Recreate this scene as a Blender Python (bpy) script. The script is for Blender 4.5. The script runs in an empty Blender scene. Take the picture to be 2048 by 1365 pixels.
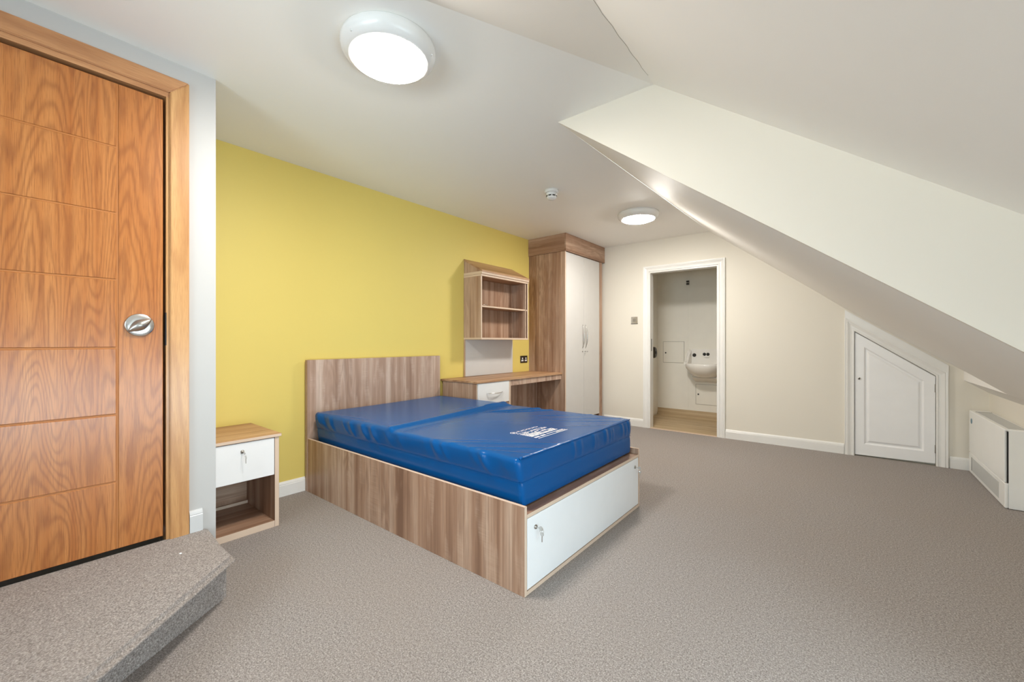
import bpy, bmesh, math, random
from mathutils import Vector, Matrix

random.seed(7)
scene = bpy.context.scene
COL = scene.collection

# ------------------------------------------------------------------ camera
cam_d = bpy.data.cameras.new('camera')
cam = bpy.data.objects.new('camera', cam_d)
COL.objects.link(cam)
cam_d.sensor_width = 36.0
cam_d.lens = 822.86 * 36.0 / 2048.0
cam_d.shift_y = 2.11 / 2048.0
cam_d.clip_start = 0.02
cam.location = (0.0, 0.0, 1.1)
cam.rotation_euler = (math.radians(90), 0, math.radians(38.97))
scene.camera = cam

# ------------------------------------------------------------------ sky, exposure
world = bpy.data.worlds.new('sky')
scene.world = world
world.use_nodes = True
bg = world.node_tree.nodes['Background']
bg.inputs[0].default_value = (0.74, 0.885, 1.0, 1)
bg.inputs[1].default_value = 12.0
scene.view_settings.view_transform = 'Standard'
scene.view_settings.look = 'None'
scene.view_settings.exposure = 0.25
scene.view_settings.gamma = 1.0
scene.view_settings.use_curve_mapping = False
scene.cycles.max_bounces = 10
scene.cycles.diffuse_bounces = 7
scene.cycles.glossy_bounces = 4
scene.cycles.transparent_max_bounces = 8
scene.cycles.sample_clamp_indirect = 8.0
LAMP_POWER = 130.0          # radiance of the lamp diffusers
LAMP_COL = (1.0, 0.955, 0.885, 1)

# plan (metres; camera stands at x=0, y=0)
XW, YB, XD, ZC = -3.121, 5.203, -2.416, 2.397
YC = 2.057                 # plane of the cheek wall beside the raised slope
XK = 0.944                 # low wall under the eaves
YF = -1.5                  # wall behind the camera
YR = 0.66                  # return between the entry wall and the yellow wall
YQ = 6.30                  # far wall of the washroom
W1Y0, W1Y1, W1Z0, W1Z1 = -0.65, 1.80, 0.14, 0.86
W2X0, W2X1, W2Z0, W2Z1 = -1.75, -0.10, 0.85, 1.85
ZS = 0.196                 # top of the entry step


# ================================================================== materials
def nodes_of(name):
    m = bpy.data.materials.new(name)
    m.use_nodes = True
    nt = m.node_tree
    return m, nt, nt.nodes['Principled BSDF']


def N(nt, t, **kw):
    n = nt.nodes.new(t)
    for k, v in kw.items():
        setattr(n, k, v)
    return n


def L(nt, a, b):
    nt.links.new(a, b)


def ramp(nt, fac, stops):
    r = N(nt, 'ShaderNodeValToRGB')
    e = r.color_ramp.elements
    while len(e) < len(stops):
        e.new(0.5)
    for el, (p, c) in zip(e, stops):
        el.position = p
        el.color = (c[0], c[1], c[2], 1)
    L(nt, fac, r.inputs[0])
    return r


def position(nt, scale=(1, 1, 1), loc=(0, 0, 0)):
    g = N(nt, 'ShaderNodeNewGeometry')
    mp = N(nt, 'ShaderNodeMapping')
    mp.inputs['Scale'].default_value = scale
    mp.inputs['Location'].default_value = loc
    L(nt, g.outputs['Position'], mp.inputs['Vector'])
    return mp.outputs['Vector']


def noise(nt, vec, scale, detail=4, rough=0.5, dist=0.0):
    n = N(nt, 'ShaderNodeTexNoise')
    n.inputs['Scale'].default_value = scale
    n.inputs['Detail'].default_value = detail
    n.inputs['Roughness'].default_value = rough
    n.inputs['Distortion'].default_value = dist
    L(nt, vec, n.inputs['Vector'])
    return n.outputs['Fac']


def math_n(nt, op, a, b=None, c=None):
    n = N(nt, 'ShaderNodeMath', operation=op)
    for i, v in enumerate((a, b, c)):
        if v is None:
            continue
        if isinstance(v, (int, float)):
            n.inputs[i].default_value = v
        else:
            L(nt, v, n.inputs[i])
    return n.outputs[0]


def mixc(nt, fac, a, b, mode='MIX'):
    n = N(nt, 'ShaderNodeMix', data_type='RGBA', blend_type=mode)
    for sock, v in ((n.inputs['Factor'], fac), (n.inputs[6], a), (n.inputs[7], b)):
        if isinstance(v, (int, float)):
            sock.default_value = v
        elif isinstance(v, (tuple, list)):
            sock.default_value = (v[0], v[1], v[2], 1)
        else:
            L(nt, v, sock)
    return n.outputs[2]


def bump(nt, b, height, strength=0.1, dist=0.002):
    n = N(nt, 'ShaderNodeBump')
    n.inputs['Strength'].default_value = strength
    n.inputs['Distance'].default_value = dist
    L(nt, height, n.inputs['Height'])
    L(nt, n.outputs[0], b.inputs['Normal'])


def srgb(r, g, b):
    f = lambda c: ((c / 255) / 12.92) if c / 255 <= 0.04045 else (((c / 255) + 0.055) / 1.055) ** 2.4
    return (f(r), f(g), f(b))


def plain(name, col, rough=0.5, metal=0.0, spec=0.5, coat=0.0):
    m, nt, b = nodes_of(name)
    b.inputs['Base Color'].default_value = (*col, 1)
    b.inputs['Roughness'].default_value = rough
    b.inputs['Metallic'].default_value = metal
    b.inputs['Specular IOR Level'].default_value = spec
    b.inputs['Coat Weight'].default_value = coat
    # faint unevenness so that no surface is perfectly uniform
    nz = noise(nt, position(nt), 9.0, 3)
    c = mixc(nt, nz, tuple(x * 0.97 for x in col), tuple(min(1, x * 1.03) for x in col))
    L(nt, c, b.inputs['Base Color'])
    return m


def paint(name, col, rough=0.55, spec=0.35, relief=0.05):
    m, nt, b = nodes_of(name)
    b.inputs['Roughness'].default_value = rough
    b.inputs['Specular IOR Level'].default_value = spec
    nz = noise(nt, position(nt), 2.2, 3)
    c = mixc(nt, nz, tuple(x * 0.985 for x in col), tuple(min(1, x * 1.015) for x in col))
    L(nt, c, b.inputs['Base Color'])
    bump(nt, b, noise(nt, position(nt), 260.0, 2), relief, 0.0006)
    return m


def laminate(name, axis, light, mid, dark, rough=0.42, seed=0.0):
    """Printed oak board: broad tonal streaks, fine pores, cathedral figure and cross saw marks along one grain axis."""
    m, nt, b = nodes_of(name)
    b.inputs['Roughness'].default_value = rough
    b.inputs['Specular IOR Level'].default_value = 0.35

    def sc(across, along):
        return tuple(along if 'xyz'[i] == axis else across for i in range(3))
    off = (seed, seed * 1.7, seed * 0.6)
    warp = noise(nt, position(nt, sc(2.0, 1.1), off), 1.0, 2)
    streak = noise(nt, position(nt, sc(13, 0.35), off), 1.0, 3, 0.55)
    fine = noise(nt, position(nt, sc(95, 1.6), off), 1.0, 3, 0.6)
    pore = noise(nt, position(nt, sc(420, 9.0), off), 1.0, 2, 0.5)
    fig = noise(nt, position(nt, sc(7.5, 1.5), off), 1.0, 2, 0.5, 0.35)
    rings = math_n(nt, 'SINE', math_n(nt, 'MULTIPLY', fig, 62.0))
    rings = math_n(nt, 'MULTIPLY_ADD', rings, 0.5, 0.5)
    figmask = ramp(nt, warp, [(0.50, (0, 0, 0)), (0.66, (1, 1, 1))]).outputs[0]
    saw = noise(nt, position(nt, sc(9, 170), off), 1.0, 2, 0.5)
    sawmask = ramp(nt, noise(nt, position(nt, sc(16, 3.0), (off[0] + 4, off[1], off[2])), 1.0, 2), [(0.52, (0, 0, 0)), (0.62, (1, 1, 1))]).outputs[0]
    base = ramp(nt, streak, [(0.30, dark), (0.47, mid), (0.66, light)]).outputs[0]
    c = mixc(nt, math_n(nt, 'MULTIPLY', math_n(nt, 'SUBTRACT', 1.0, ramp(nt, fine, [(0.35, (0, 0, 0)), (0.62, (1, 1, 1))]).outputs[0]), 0.45), base, dark)
    c = mixc(nt, math_n(nt, 'MULTIPLY', math_n(nt, 'MULTIPLY', rings, figmask), 0.5), c, tuple(x * 0.72 for x in dark))
    c = mixc(nt, math_n(nt, 'MULTIPLY', math_n(nt, 'MULTIPLY', saw, sawmask), 0.55), c, light)
    c = mixc(nt, math_n(nt, 'MULTIPLY', math_n(nt, 'SUBTRACT', 1.0, ramp(nt, pore, [(0.30, (0, 0, 0)), (0.48, (1, 1, 1))]).outputs[0]), 0.35), c, dark)
    L(nt, c, b.inputs['Base Color'])
    bump(nt, b, pore, 0.08, 0.0008)
    return m


def oak(name, axis, light, mid, dark, rough=0.32, ringf=58.0, seed=0.0):
    """Lacquered oak veneer with cathedral growth lines."""
    m, nt, b = nodes_of(name)
    b.inputs['Roughness'].default_value = rough
    b.inputs['Specular IOR Level'].default_value = 0.5
    b.inputs['Coat Weight'].default_value = 0.25
    b.inputs['Coat Roughness'].default_value = 0.22

    def sc(across, along):
        return tuple(along if 'xyz'[i] == axis else across for i in range(3))
    off = (seed, seed * 1.3, seed * 0.7)
    fig = noise(nt, position(nt, sc(5.0, 0.62), off), 1.0, 2, 0.45, 0.2)
    ph = math_n(nt, 'MULTIPLY', fig, ringf * 4.2)
    jit = noise(nt, position(nt, sc(160, 22), off), 1.0, 2)
    ph = math_n(nt, 'ADD', ph, math_n(nt, 'MULTIPLY', jit, 1.6))
    rings = math_n(nt, 'MULTIPLY_ADD', math_n(nt, 'SINE', ph), 0.5, 0.5)
    rings = math_n(nt, 'POWER', rings, 2.2)
    streak = noise(nt, position(nt, sc(30, 0.7), off), 1.0, 4, 0.6)
    pore = noise(nt, position(nt, sc(480, 14), off), 1.0, 2)
    base = ramp(nt, streak, [(0.30, mid), (0.68, light)]).outputs[0]
    c = mixc(nt, math_n(nt, 'MULTIPLY', rings, 0.42), base, dark)
    c = mixc(nt, math_n(nt, 'MULTIPLY', math_n(nt, 'SUBTRACT', 1.0, ramp(nt, pore, [(0.34, (0, 0, 0)), (0.50, (1, 1, 1))]).outputs[0]), 0.45), c, dark)
    L(nt, c, b.inputs['Base Color'])
    bump(nt, b, pore, 0.12, 0.0008)
    return m


def carpet_mat(name):
    m, nt, b = nodes_of(name)
    b.inputs['Roughness'].default_value = 0.95
    b.inputs['Specular IOR Level'].default_value = 0.1
    b.inputs['Sheen Weight'].default_value = 0.15
    b.inputs['Sheen Roughness'].default_value = 0.6
    tuft = noise(nt, position(nt), 195.0, 3, 0.7)
    fleck = noise(nt, position(nt), 85.0, 3, 0.7)
    broad = noise(nt, position(nt), 1.6, 4, 0.55, 0.4)
    c = ramp(nt, tuft, [(0.34, srgb(74, 68, 65)), (0.46, srgb(130, 122, 118)), (0.55, srgb(158, 150, 146)), (0.70, srgb(214, 207, 203))]).outputs[0]
    c2 = ramp(nt, fleck, [(0.34, srgb(102, 95, 89)), (0.52, srgb(158, 149, 142)), (0.70, srgb(198, 189, 182))]).outputs[0]
    c = mixc(nt, 0.30, c, c2)
    c = mixc(nt, math_n(nt, 'MULTIPLY', ramp(nt, broad, [(0.35, (0, 0, 0)), (0.65, (1, 1, 1))]).outputs[0], 0.22), c, srgb(146, 133, 123))
    L(nt, c, b.inputs['Base Color'])
    h = math_n(nt, 'ADD', tuft, math_n(nt, 'MULTIPLY', fleck, 0.8))
    bump(nt, b, h, 0.6, 0.006)
    return m


def emit(name, col, strength):
    m, nt, b = nodes_of(name)
    b.inputs['Base Color'].default_value = (0.9, 0.9, 0.9, 1)
    b.inputs['Emission Color'].default_value = col
    b.inputs['Emission Strength'].default_value = strength
    return m


def glass_mat():
    m = bpy.data.materials.new('clear_glass')
    m.use_nodes = True
    nt = m.node_tree
    nt.nodes.clear()
    o = N(nt, 'ShaderNodeOutputMaterial')
    t = N(nt, 'ShaderNodeBsdfTransparent')
    t.inputs[0].default_value = (0.96, 0.98, 0.97, 1)
    g = N(nt, 'ShaderNodeBsdfGlossy')
    g.inputs['Roughness'].default_value = 0.02
    fr = N(nt, 'ShaderNodeFresnel')
    mx = N(nt, 'ShaderNodeMixShader')
    L(nt, fr.outputs[0], mx.inputs[0])
    L(nt, t.outputs[0], mx.inputs[1])
    L(nt, g.outputs[0], mx.inputs[2])
    L(nt, mx.outputs[0], o.inputs[0])
    return m


M = {}
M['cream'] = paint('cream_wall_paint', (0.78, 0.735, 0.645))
M['slope'] = paint('white_ceiling_paint', (0.90, 0.88, 0.845), 0.6, 0.3)
M['ceiling'] = paint('ceiling_paint', (0.92, 0.90, 0.86))
M['entry'] = paint('dimmed_entry_paint', (0.50, 0.49, 0.476))  # white wall, greyed in the colour to hold down the strong light there
M['yellow'] = paint('yellow_wall_paint', (0.73, 0.58, 0.16), 0.55)
M['entry_gloss_dim'] = plain('dimmed_skirting_paint', (0.58, 0.58, 0.58), 0.3)  # white gloss greyed likewise, to offset the strong light on the entry wall
M['gloss'] = plain('white_gloss_paint', (0.83, 0.82, 0.79), 0.28)
M['hatch'] = plain('white_door_paint', (0.90, 0.90, 0.90), 0.3)
M['carpet'] = carpet_mat('taupe_carpet')
lam = dict(light=srgb(201, 172, 149), mid=srgb(170, 134, 109), dark=srgb(126, 93, 73))
M['lam_z'] = laminate('laminate_vertical', 'z', **lam)
M['lam_z2'] = laminate('laminate_headboard', 'z', srgb(214, 192, 176), srgb(186, 157, 138), srgb(150, 120, 102), seed=3.1)
M['lam_y'] = laminate('laminate_along_wall', 'y', srgb(205, 168, 132), srgb(178, 136, 100), srgb(140, 102, 74), seed=5.3)
M['lam_y2'] = laminate('laminate_niche', 'y', **lam, seed=8.0)
M['lam_x'] = laminate('laminate_return', 'x', **lam, seed=6.0)
M['edge'] = plain('pale_edge_band', srgb(214, 190, 168), 0.5)
M['white_board'] = plain('white_board', (0.62, 0.605, 0.585), 0.35)
M['white_drawer'] = plain('white_drawer_board', (0.82, 0.82, 0.82), 0.3)
oc = dict(light=srgb(192, 126, 66), mid=srgb(172, 102, 44), dark=srgb(124, 66, 24))
M['oak_z'] = oak('oak_veneer', 'z', **oc)
M['oak_z2'] = oak('oak_stile', 'z', **oc, seed=4.2, ringf=44)
M['oak_trim_z'] = oak('oak_trim_upright', 'z', srgb(205, 158, 104), srgb(190, 138, 84), srgb(160, 108, 62), ringf=20, seed=2)
M['oak_trim_y'] = oak('oak_trim_head', 'y', srgb(200, 150, 104), srgb(184, 130, 86), srgb(150, 98, 60), ringf=20, seed=2)
M['oak_groove'] = plain('oak_groove', srgb(176, 112, 56), 0.5)
M['dark'] = plain('dark_gap', (0.012, 0.010, 0.010), 0.8)
M['steel'] = plain('satin_steel', (0.66, 0.65, 0.63), 0.25, 1.0)
M['satin'] = plain('satin_turn', (0.50, 0.48, 0.45), 0.36, 1.0)
M['chrome'] = plain('chrome', (0.78, 0.78, 0.78), 0.12, 1.0)
M['steel_dark'] = plain('dull_metal', (0.42, 0.39, 0.35), 0.38, 1.0)
M['bronze'] = plain('bronze_plate', (0.06, 0.045, 0.03), 0.35, 0.6)
M['plastic'] = plain('white_plastic', (0.82, 0.81, 0.79), 0.25)
M['heater'] = plain('heater_enamel', (0.88, 0.88, 0.86), 0.3)
M['grille'] = plain('heater_grille', (0.55, 0.56, 0.55), 0.45)
M['black'] = plain('black_rubber', (0.02, 0.018, 0.016), 0.45)
M['badge'] = plain('blue_badge', (0.10, 0.22, 0.30), 0.3)
M['blue'] = None
M['vinyl'] = laminate('washroom_vinyl', 'x', srgb(202, 180, 146), srgb(186, 162, 126), srgb(164, 140, 106), rough=0.5, seed=11)
M['wash'] = plain('washroom_panel', (0.86, 0.83, 0.75), 0.35)
M['ceramic'] = plain('basin_ceramic', (0.88, 0.85, 0.80), 0.18)
M['diffuser'] = emit('lit_diffuser', LAMP_COL, LAMP_POWER)
M['ink'] = plain('white_print', (0.80, 0.82, 0.86), 0.5)
M['lint'] = plain('white_lint', (0.9, 0.9, 0.9), 0.9)
M['crack'] = plain('hairline_crack', (0.52, 0.49, 0.44), 0.8)
M['glass'] = glass_mat()
M['pvc'] = plain('window_frame_paint', (0.85, 0.85, 0.85), 0.3)


def mattress_mat():
    m, nt, b = nodes_of('blue_coated_fabric')
    nz = noise(nt, position(nt), 3.0, 3)
    c = mixc(nt, nz, (0.0012, 0.070, 0.24), (0.0016, 0.084, 0.28))
    L(nt, c, b.inputs['Base Color'])
    b.inputs['Roughness'].default_value = 0.25
    b.inputs['Specular IOR Level'].default_value = 0.2
    bump(nt, b, noise(nt, position(nt), 900.0, 2), 0.05, 0.0005)
    return m


M['blue'] = mattress_mat()


# ================================================================== mesh helpers
ORG = {}


def obj(name, bm, mats, parent=None, smooth=False):
    """Link a bmesh (world coordinates) as one mesh object; under a parent its origin is the thing's base."""
    if not isinstance(mats, (list, tuple)):
        mats = [mats]
    me = bpy.data.meshes.new(name)
    org = ORG.get(parent.name, Vector((0, 0, 0))) if parent else Vector((0, 0, 0))
    if org.length:
        bmesh.ops.translate(bm, verts=bm.verts, vec=-org)
    bmesh.ops.recalc_face_normals(bm, faces=bm.faces)
    if smooth:
        for f in bm.faces:
            f.smooth = True
    bm.to_mesh(me)
    bm.free()
    for m in mats:
        me.materials.append(m)
    o = bpy.data.objects.new(name, me)
    COL.objects.link(o)
    if parent:
        o.parent = parent
        ORG[o.name] = org
    return o


def thing(name, label, cat, loc, group=None):
    o = bpy.data.objects.new(name, None)
    o.empty_display_size = 0.1
    COL.objects.link(o)
    o.location = loc
    ORG[o.name] = Vector(loc)
    o['label'] = label
    o['category'] = cat
    if group:
        o['group'] = group
    return o


def tag(o, label, cat=None, group=None, kind=None):
    o['label'] = label
    if cat:
        o['category'] = cat
    if group:
        o['group'] = group
    if kind:
        o['kind'] = kind
    return o


def struct(name, bm, mats, label, smooth=False):
    o = obj(name, bm, mats, None, smooth)
    return tag(o, label, kind='structure')


def add_box(bm, x0, x1, y0, y1, z0, z1, edge_thr=None):
    vs = [bm.verts.new((x, y, z)) for x in (x0, x1) for y in (y0, y1) for z in (z0, z1)]
    q = [(0, 1, 3, 2), (4, 6, 7, 5), (0, 4, 5, 1), (2, 3, 7, 6), (0, 2, 6, 4), (1, 5, 7, 3)]
    dims = (abs(x1 - x0), abs(y1 - y0), abs(z1 - z0))
    fs = []
    for k, idx in enumerate(q):
        f = bm.faces.new([vs[i] for i in idx])
        ax = k // 2
        other = [dims[i] for i in range(3) if i != ax]
        if edge_thr and min(other) < edge_thr:
            f.material_index = 1
        fs.append(f)
    return vs, fs


def box(name, parent, mat, b, bevel=0.0012, edge=None, smooth=False, thr=0.03):
    bm = bmesh.new()
    add_box(bm, *b, edge_thr=thr if edge else None)
    if bevel:
        bmesh.ops.bevel(bm, geom=bm.edges[:], offset=bevel, segments=1, affect='EDGES', profile=0.5)
    return obj(name, bm, [mat, edge] if edge else mat, parent, smooth)


def prism(bm, pts, axis, a, b):
    """Extrude a polygon of 2-D points; axis is the extrusion axis; the 2-D axes follow x,y,z order without it."""
    def mk(p, t):
        c = list(p)
        c.insert('xyz'.index(axis), t)
        return bm.verts.new(c)
    A = [mk(p, a) for p in pts]
    B = [mk(p, b) for p in pts]
    bm.faces.new(A)
    bm.faces.new(list(reversed(B)))
    n = len(pts)
    for i in range(n):
        bm.faces.new([A[i], B[i], B[(i + 1) % n], A[(i + 1) % n]])


def slab(bm, pts, zf, t):
    """Plan polygon whose underside follows zf(x,y), thickness t upward."""
    A = [bm.verts.new((x, y, zf(x, y))) for x, y in pts]
    B = [bm.verts.new((x, y, zf(x, y) + t)) for x, y in pts]
    bm.faces.new(A)
    bm.faces.new(list(reversed(B)))
    n = len(pts)
    for i in range(n):
        bm.faces.new([A[i], B[i], B[(i + 1) % n], A[(i + 1) % n]])


def lathe(bm, prof, centre, axis='z', seg=40, cap0=True, cap1=True, ry=1.0):
    """Revolve (radius, height) pairs about an axis through centre."""
    rings = []
    c = Vector(centre)
    for r, h in prof:
        ring = []
        for k in range(seg):
            t = 2 * math.pi * k / seg
            a, b = r * math.cos(t), r * math.sin(t) * ry
            v = {'z': (a, b, h), 'x': (h, a, b), 'y': (b, h, a)}[axis]
            ring.append(bm.verts.new(c + Vector(v)))
        rings.append(ring)
    for A, B in zip(rings, rings[1:]):
        for k in range(seg):
            bm.faces.new([A[k], A[(k + 1) % seg], B[(k + 1) % seg], B[k]])
    if cap0:
        bm.faces.new(list(reversed(rings[0])))
    if cap1:
        bm.faces.new(rings[-1])


def tube(bm, pts, rad, seg=8, flat=1.0, up=Vector((0, 0, 1))):
    """Sweep a circle (flat squeezes it) along points; rad may be a list."""
    pts = [Vector(p) for p in pts]
    rings = []
    for i, p in enumerate(pts):
        d = (pts[min(i + 1, len(pts) - 1)] - pts[max(i - 1, 0)]).normalized()
        u = up if abs(d.dot(up)) < 0.95 else Vector((1, 0, 0))
        s = d.cross(u).normalized()
        w = s.cross(d).normalized()
        r = rad[i] if isinstance(rad, (list, tuple)) else rad
        rings.append([bm.verts.new(p + s * r * math.cos(2 * math.pi * k / seg) + w * r * flat * math.sin(2 * math.pi * k / seg)) for k in range(seg)])
    for A, B in zip(rings, rings[1:]):
        for k in range(seg):
            bm.faces.new([A[k], A[(k + 1) % seg], B[(k + 1) % seg], B[k]])
    bm.faces.new(list(reversed(rings[0])))
    bm.faces.new(rings[-1])


def offset_path(path, d):
    """Offset an open 2-D polyline to its left by d with mitred corners."""
    out = []
    n = len(path)
    P = [Vector(p) for p in path]
    for i in range(n):
        ns = []
        for a, b in ((i - 1, i), (i, i + 1)):
            if 0 <= a and b < n:
                t = (P[b] - P[a]).normalized()
                ns.append(Vector((-t.y, t.x)))
        if len(ns) == 1:
            out.append(P[i] + ns[0] * d)
        else:
            m = (ns[0] + ns[1]).normalized()
            out.append(P[i] + m * (d / max(0.2, m.dot(ns[0]))))
    return out


def sweep_frame(bm, path, prof, put):
    """Sweep a moulding profile [(outward offset, depth)] along a flat path; put(u, v, depth) maps to space."""
    rows = []
    for off, dep in prof:
        rows.append([bm.verts.new(put(p.x, p.y, dep)) for p in offset_path(path, off)])
    n = len(path)
    k = len(prof)
    for a in range(k):
        A, B = rows[a], rows[(a + 1) % k]
        for i in range(n - 1):
            bm.faces.new([A[i], A[i + 1], B[i + 1], B[i]])
    bm.faces.new([r[0] for r in rows])
    bm.faces.new([r[-1] for r in reversed(rows)])


ARCH = [(0, 0), (0, 0.014), (0.006, 0.017), (0.013, 0.017), (0.018, 0.013), (0.034, 0.014), (0.050, 0.020), (0.058, 0.023), (0.064, 0.020), (0.074, 0.022), (0.080, 0.022), (0.080, 0)]


def skirting(name, p0, p1, nrm, label, h=0.102, mat=None, z0=0.0):
    """Skirting board with a moulded top from p0 to p1 (plan points on the wall face); nrm points into the room."""
    prof = [(0, 0), (0.015, 0), (0.015, h * 0.76), (0.0125, h * 0.79), (0.0135, h * 0.83), (0.010, h * 0.92), (0.005, h), (0, h)]
    bm = bmesh.new()
    n = Vector((nrm[0], nrm[1], 0))
    ends = []
    for p in (p0, p1):
        ends.append([bm.verts.new(Vector((p[0], p[1], z0 + z)) + n * d) for d, z in prof])
    A, B = ends
    k = len(prof)
    for i in range(k):
        bm.faces.new([A[i], A[(i + 1) % k], B[(i + 1) % k], B[i]])
    bm.faces.new(A)
    bm.faces.new(list(reversed(B)))
    return struct(name, bm, mat or M['gloss'], label)


# ================================================================== room shell
# floor
bm = bmesh.new()
add_box(bm, XW - 0.12, XK + 0.11, YF - 0.1, YB, -0.1, 0.0)
struct('floor', bm, M['carpet'], 'grey-brown speckled cut pile carpet covering the bedroom floor')

# yellow wall
bm = bmesh.new()
add_box(bm, XW - 0.12, XW, YR, YB + 0.1, 0, ZC)
struct('wall_left', bm, M['yellow'], 'bright yellow painted wall behind the bed headboard')

# entry wall with the oak door opening (y -0.415 .. 0.472, head 2.222)
DO0, DO1, DOZ = -0.415, 0.474, 2.224
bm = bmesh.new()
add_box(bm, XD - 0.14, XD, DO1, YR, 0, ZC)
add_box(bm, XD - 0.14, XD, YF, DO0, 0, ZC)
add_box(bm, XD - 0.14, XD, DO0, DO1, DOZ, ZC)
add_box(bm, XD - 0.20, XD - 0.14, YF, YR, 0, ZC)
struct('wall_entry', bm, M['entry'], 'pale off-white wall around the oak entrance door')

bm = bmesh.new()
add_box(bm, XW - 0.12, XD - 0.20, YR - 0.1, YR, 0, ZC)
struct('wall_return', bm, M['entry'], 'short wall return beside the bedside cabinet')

# back wall with the washroom opening and the eaves hatch opening
OX0, OX1, OZ = -1.947, -1.138, 1.995
HX0, HX1, HZ0, HZ1 = 0.073, 0.628, 1.205, 0.800
bm = bmesh.new()
prism(bm, [(XW - 0.12, 0), (OX0, 0), (OX0, 2.46), (XW - 0.12, 2.46)], 'y', YB, YB + 0.1)
prism(bm, [(OX0, OZ), (OX1, OZ), (OX1, 2.46), (OX0, 2.46)], 'y', YB, YB + 0.1)
prism(bm, [(OX1, 0), (HX0, 0), (HX0, 2.46), (OX1, 2.46)], 'y', YB, YB + 0.1)
prism(bm, [(HX0, HZ0), (HX1, HZ1), (HX1, 2.46), (HX0, 2.46)], 'y', YB, YB + 0.1)
prism(bm, [(HX1, 0), (XK + 0.11, 0), (XK + 0.11, 2.46), (HX1, 2.46)], 'y', YB, YB + 0.1)
prism(bm, [(HX0 - 0.02, -0.1), (HX1 + 0.02, -0.1), (HX1 + 0.02, HZ0 + 0.05), (HX0 - 0.02, HZ0 + 0.05)], 'y', YB + 0.06, YB + 0.1)
add_box(bm, HX0 - 0.02, HX1 + 0.02, YB, YB + 0.1, -0.1, -0.002)
struct('wall_back', bm, M['cream'], 'cream painted wall with the washroom doorway and the eaves hatch')

bm = bmesh.new()
wall_with_hole = lambda bm, mk, a0, a1, b0, b1, z0, z1, ztop: [mk(bm, a0, b0, 0, ztop), mk(bm, b1, a1, 0, ztop), mk(bm, b0, b1, 0, z0), mk(bm, b0, b1, z1, ztop)]
wall_with_hole(bm, lambda bm, p, q, z0, z1: add_box(bm, XK, XK + 0.11, p, q, z0, z1), YF - 0.1, YB, W1Y0, W1Y1, W1Z0, W1Z1, 1.35)
struct('wall_right', bm, M['cream'], 'low cream eaves wall behind the white storage heater')

bm = bmesh.new()
wall_with_hole(bm, lambda bm, p, q, z0, z1: add_box(bm, p, q, YF - 0.1, YF, z0, z1), XW - 0.12, XK, W2X0, W2X1, W2Z0, W2Z1, 2.5)
struct('wall_front', bm, M['cream'], 'cream wall facing the washroom doorway')

# ceilings
C0 = (-0.747, YC)
K1X = -1.233
bm = bmesh.new()
dx = 0.4658
slab(bm, [(XW - 0.12, YF - 0.1), (C0[0] - dx * (YC - YF + 0.1), YF - 0.1), C0, (-1.315, YC), (K1X, YB), (XW - 0.12, YB)], lambda x, y: ZC, 0.1)
struct('ceiling', bm, M['ceiling'], 'flat white ceiling carrying two round lamps')


CRX, CRZ = 0.081 / 0.802, -0.135 / 0.802      # crease run per metre towards the viewer
P1B = CRZ / (CRX + 0.4658)


def z1(x, y):
    return ZC + P1B * (x + 0.747) - 0.4658 * P1B * (y - YC)


def z2(x, y):
    return ZC - (CRZ + 0.745 * CRX) * (y - YC) - 0.745 * (x + 0.747)


def crease_x(y):
    return -0.747 + CRX * (YC - y)


bm = bmesh.new()
slab(bm, [(C0[0] - dx * (YC - YF + 0.1), YF - 0.1), (crease_x(YF - 0.1), YF - 0.1), C0], z1, 0.1)
struct('ceiling_wedge', bm, M['slope'], 'narrow tapering ceiling facet between flat ceiling and roof slope')

# raised roof slope over the camera
bm = bmesh.new()
XE = XK + 0.05
slab(bm, [(crease_x(YF - 0.1), YF - 0.1), (XE, YF - 0.1), (XE, YC + 0.1), (C0[0], YC + 0.1), C0], z2, 0.12)
cd = struct('ceiling_dormer', bm, M['slope'], 'high sloping ceiling descending above the viewer')
bm = bmesh.new()
cp = []
for i in range(24):
    y = 0.9 + i * (1.93 - 0.9) / 23
    x = crease_x(y) + 0.003 * math.sin(i * 1.7) + 0.003
    cp.append((x, y, z2(x, y) - 0.0008))
tube(bm, cp, [0.0008 + 0.0006 * (23 - i) / 23 for i in range(24)], 5)
obj('crack', bm, M['crack'], cd)

# cheek wall
bm = bmesh.new()
prism(bm, [(-1.315, ZC), (C0[0], ZC), (XE, z2(XE, YC)), (XE, 0.60), (0.797, 0.77), (0.446, 1.068)], 'y', YC, YC + 0.02)
struct('wall_dormer', bm, M['cream'], 'cream triangular cheek wall between the two roof slopes')

# main eaves slope (slightly uneven plaster)
rows = [
    (YC, [(-1.315, ZC), (-0.30, 1.632), (-0.008, 1.412), (0.446, 1.068), (0.797, 0.770)]),
    (3.99, [(-1.262, ZC), (-0.30, 1.660), (-0.008, 1.428), (0.446, 1.085), (0.797, 0.770)]),
    (YB, [(K1X, ZC), (-0.30, 1.672), (-0.008, 1.437), (0.446, 1.102), (0.797, 0.851)]),
]
bm = bmesh.new()
grid = [[bm.verts.new((x, y, z)) for x, z in r] for y, r in rows]
gup = [[bm.verts.new((x + 0.04, y, z + 0.06)) for x, z in r] for y, r in rows]
for a in range(2):
    for b in range(4):
        bm.faces.new([grid[a][b], grid[a][b + 1], grid[a + 1][b + 1], grid[a + 1][b]])
        bm.faces.new([gup[a][b], gup[a + 1][b], gup[a + 1][b + 1], gup[a][b + 1]])
for f in bm.faces:
    f.smooth = True
struct('ceiling_slope', bm, M['slope'], 'sloping eaves ceiling running down to the low wall')

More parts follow.
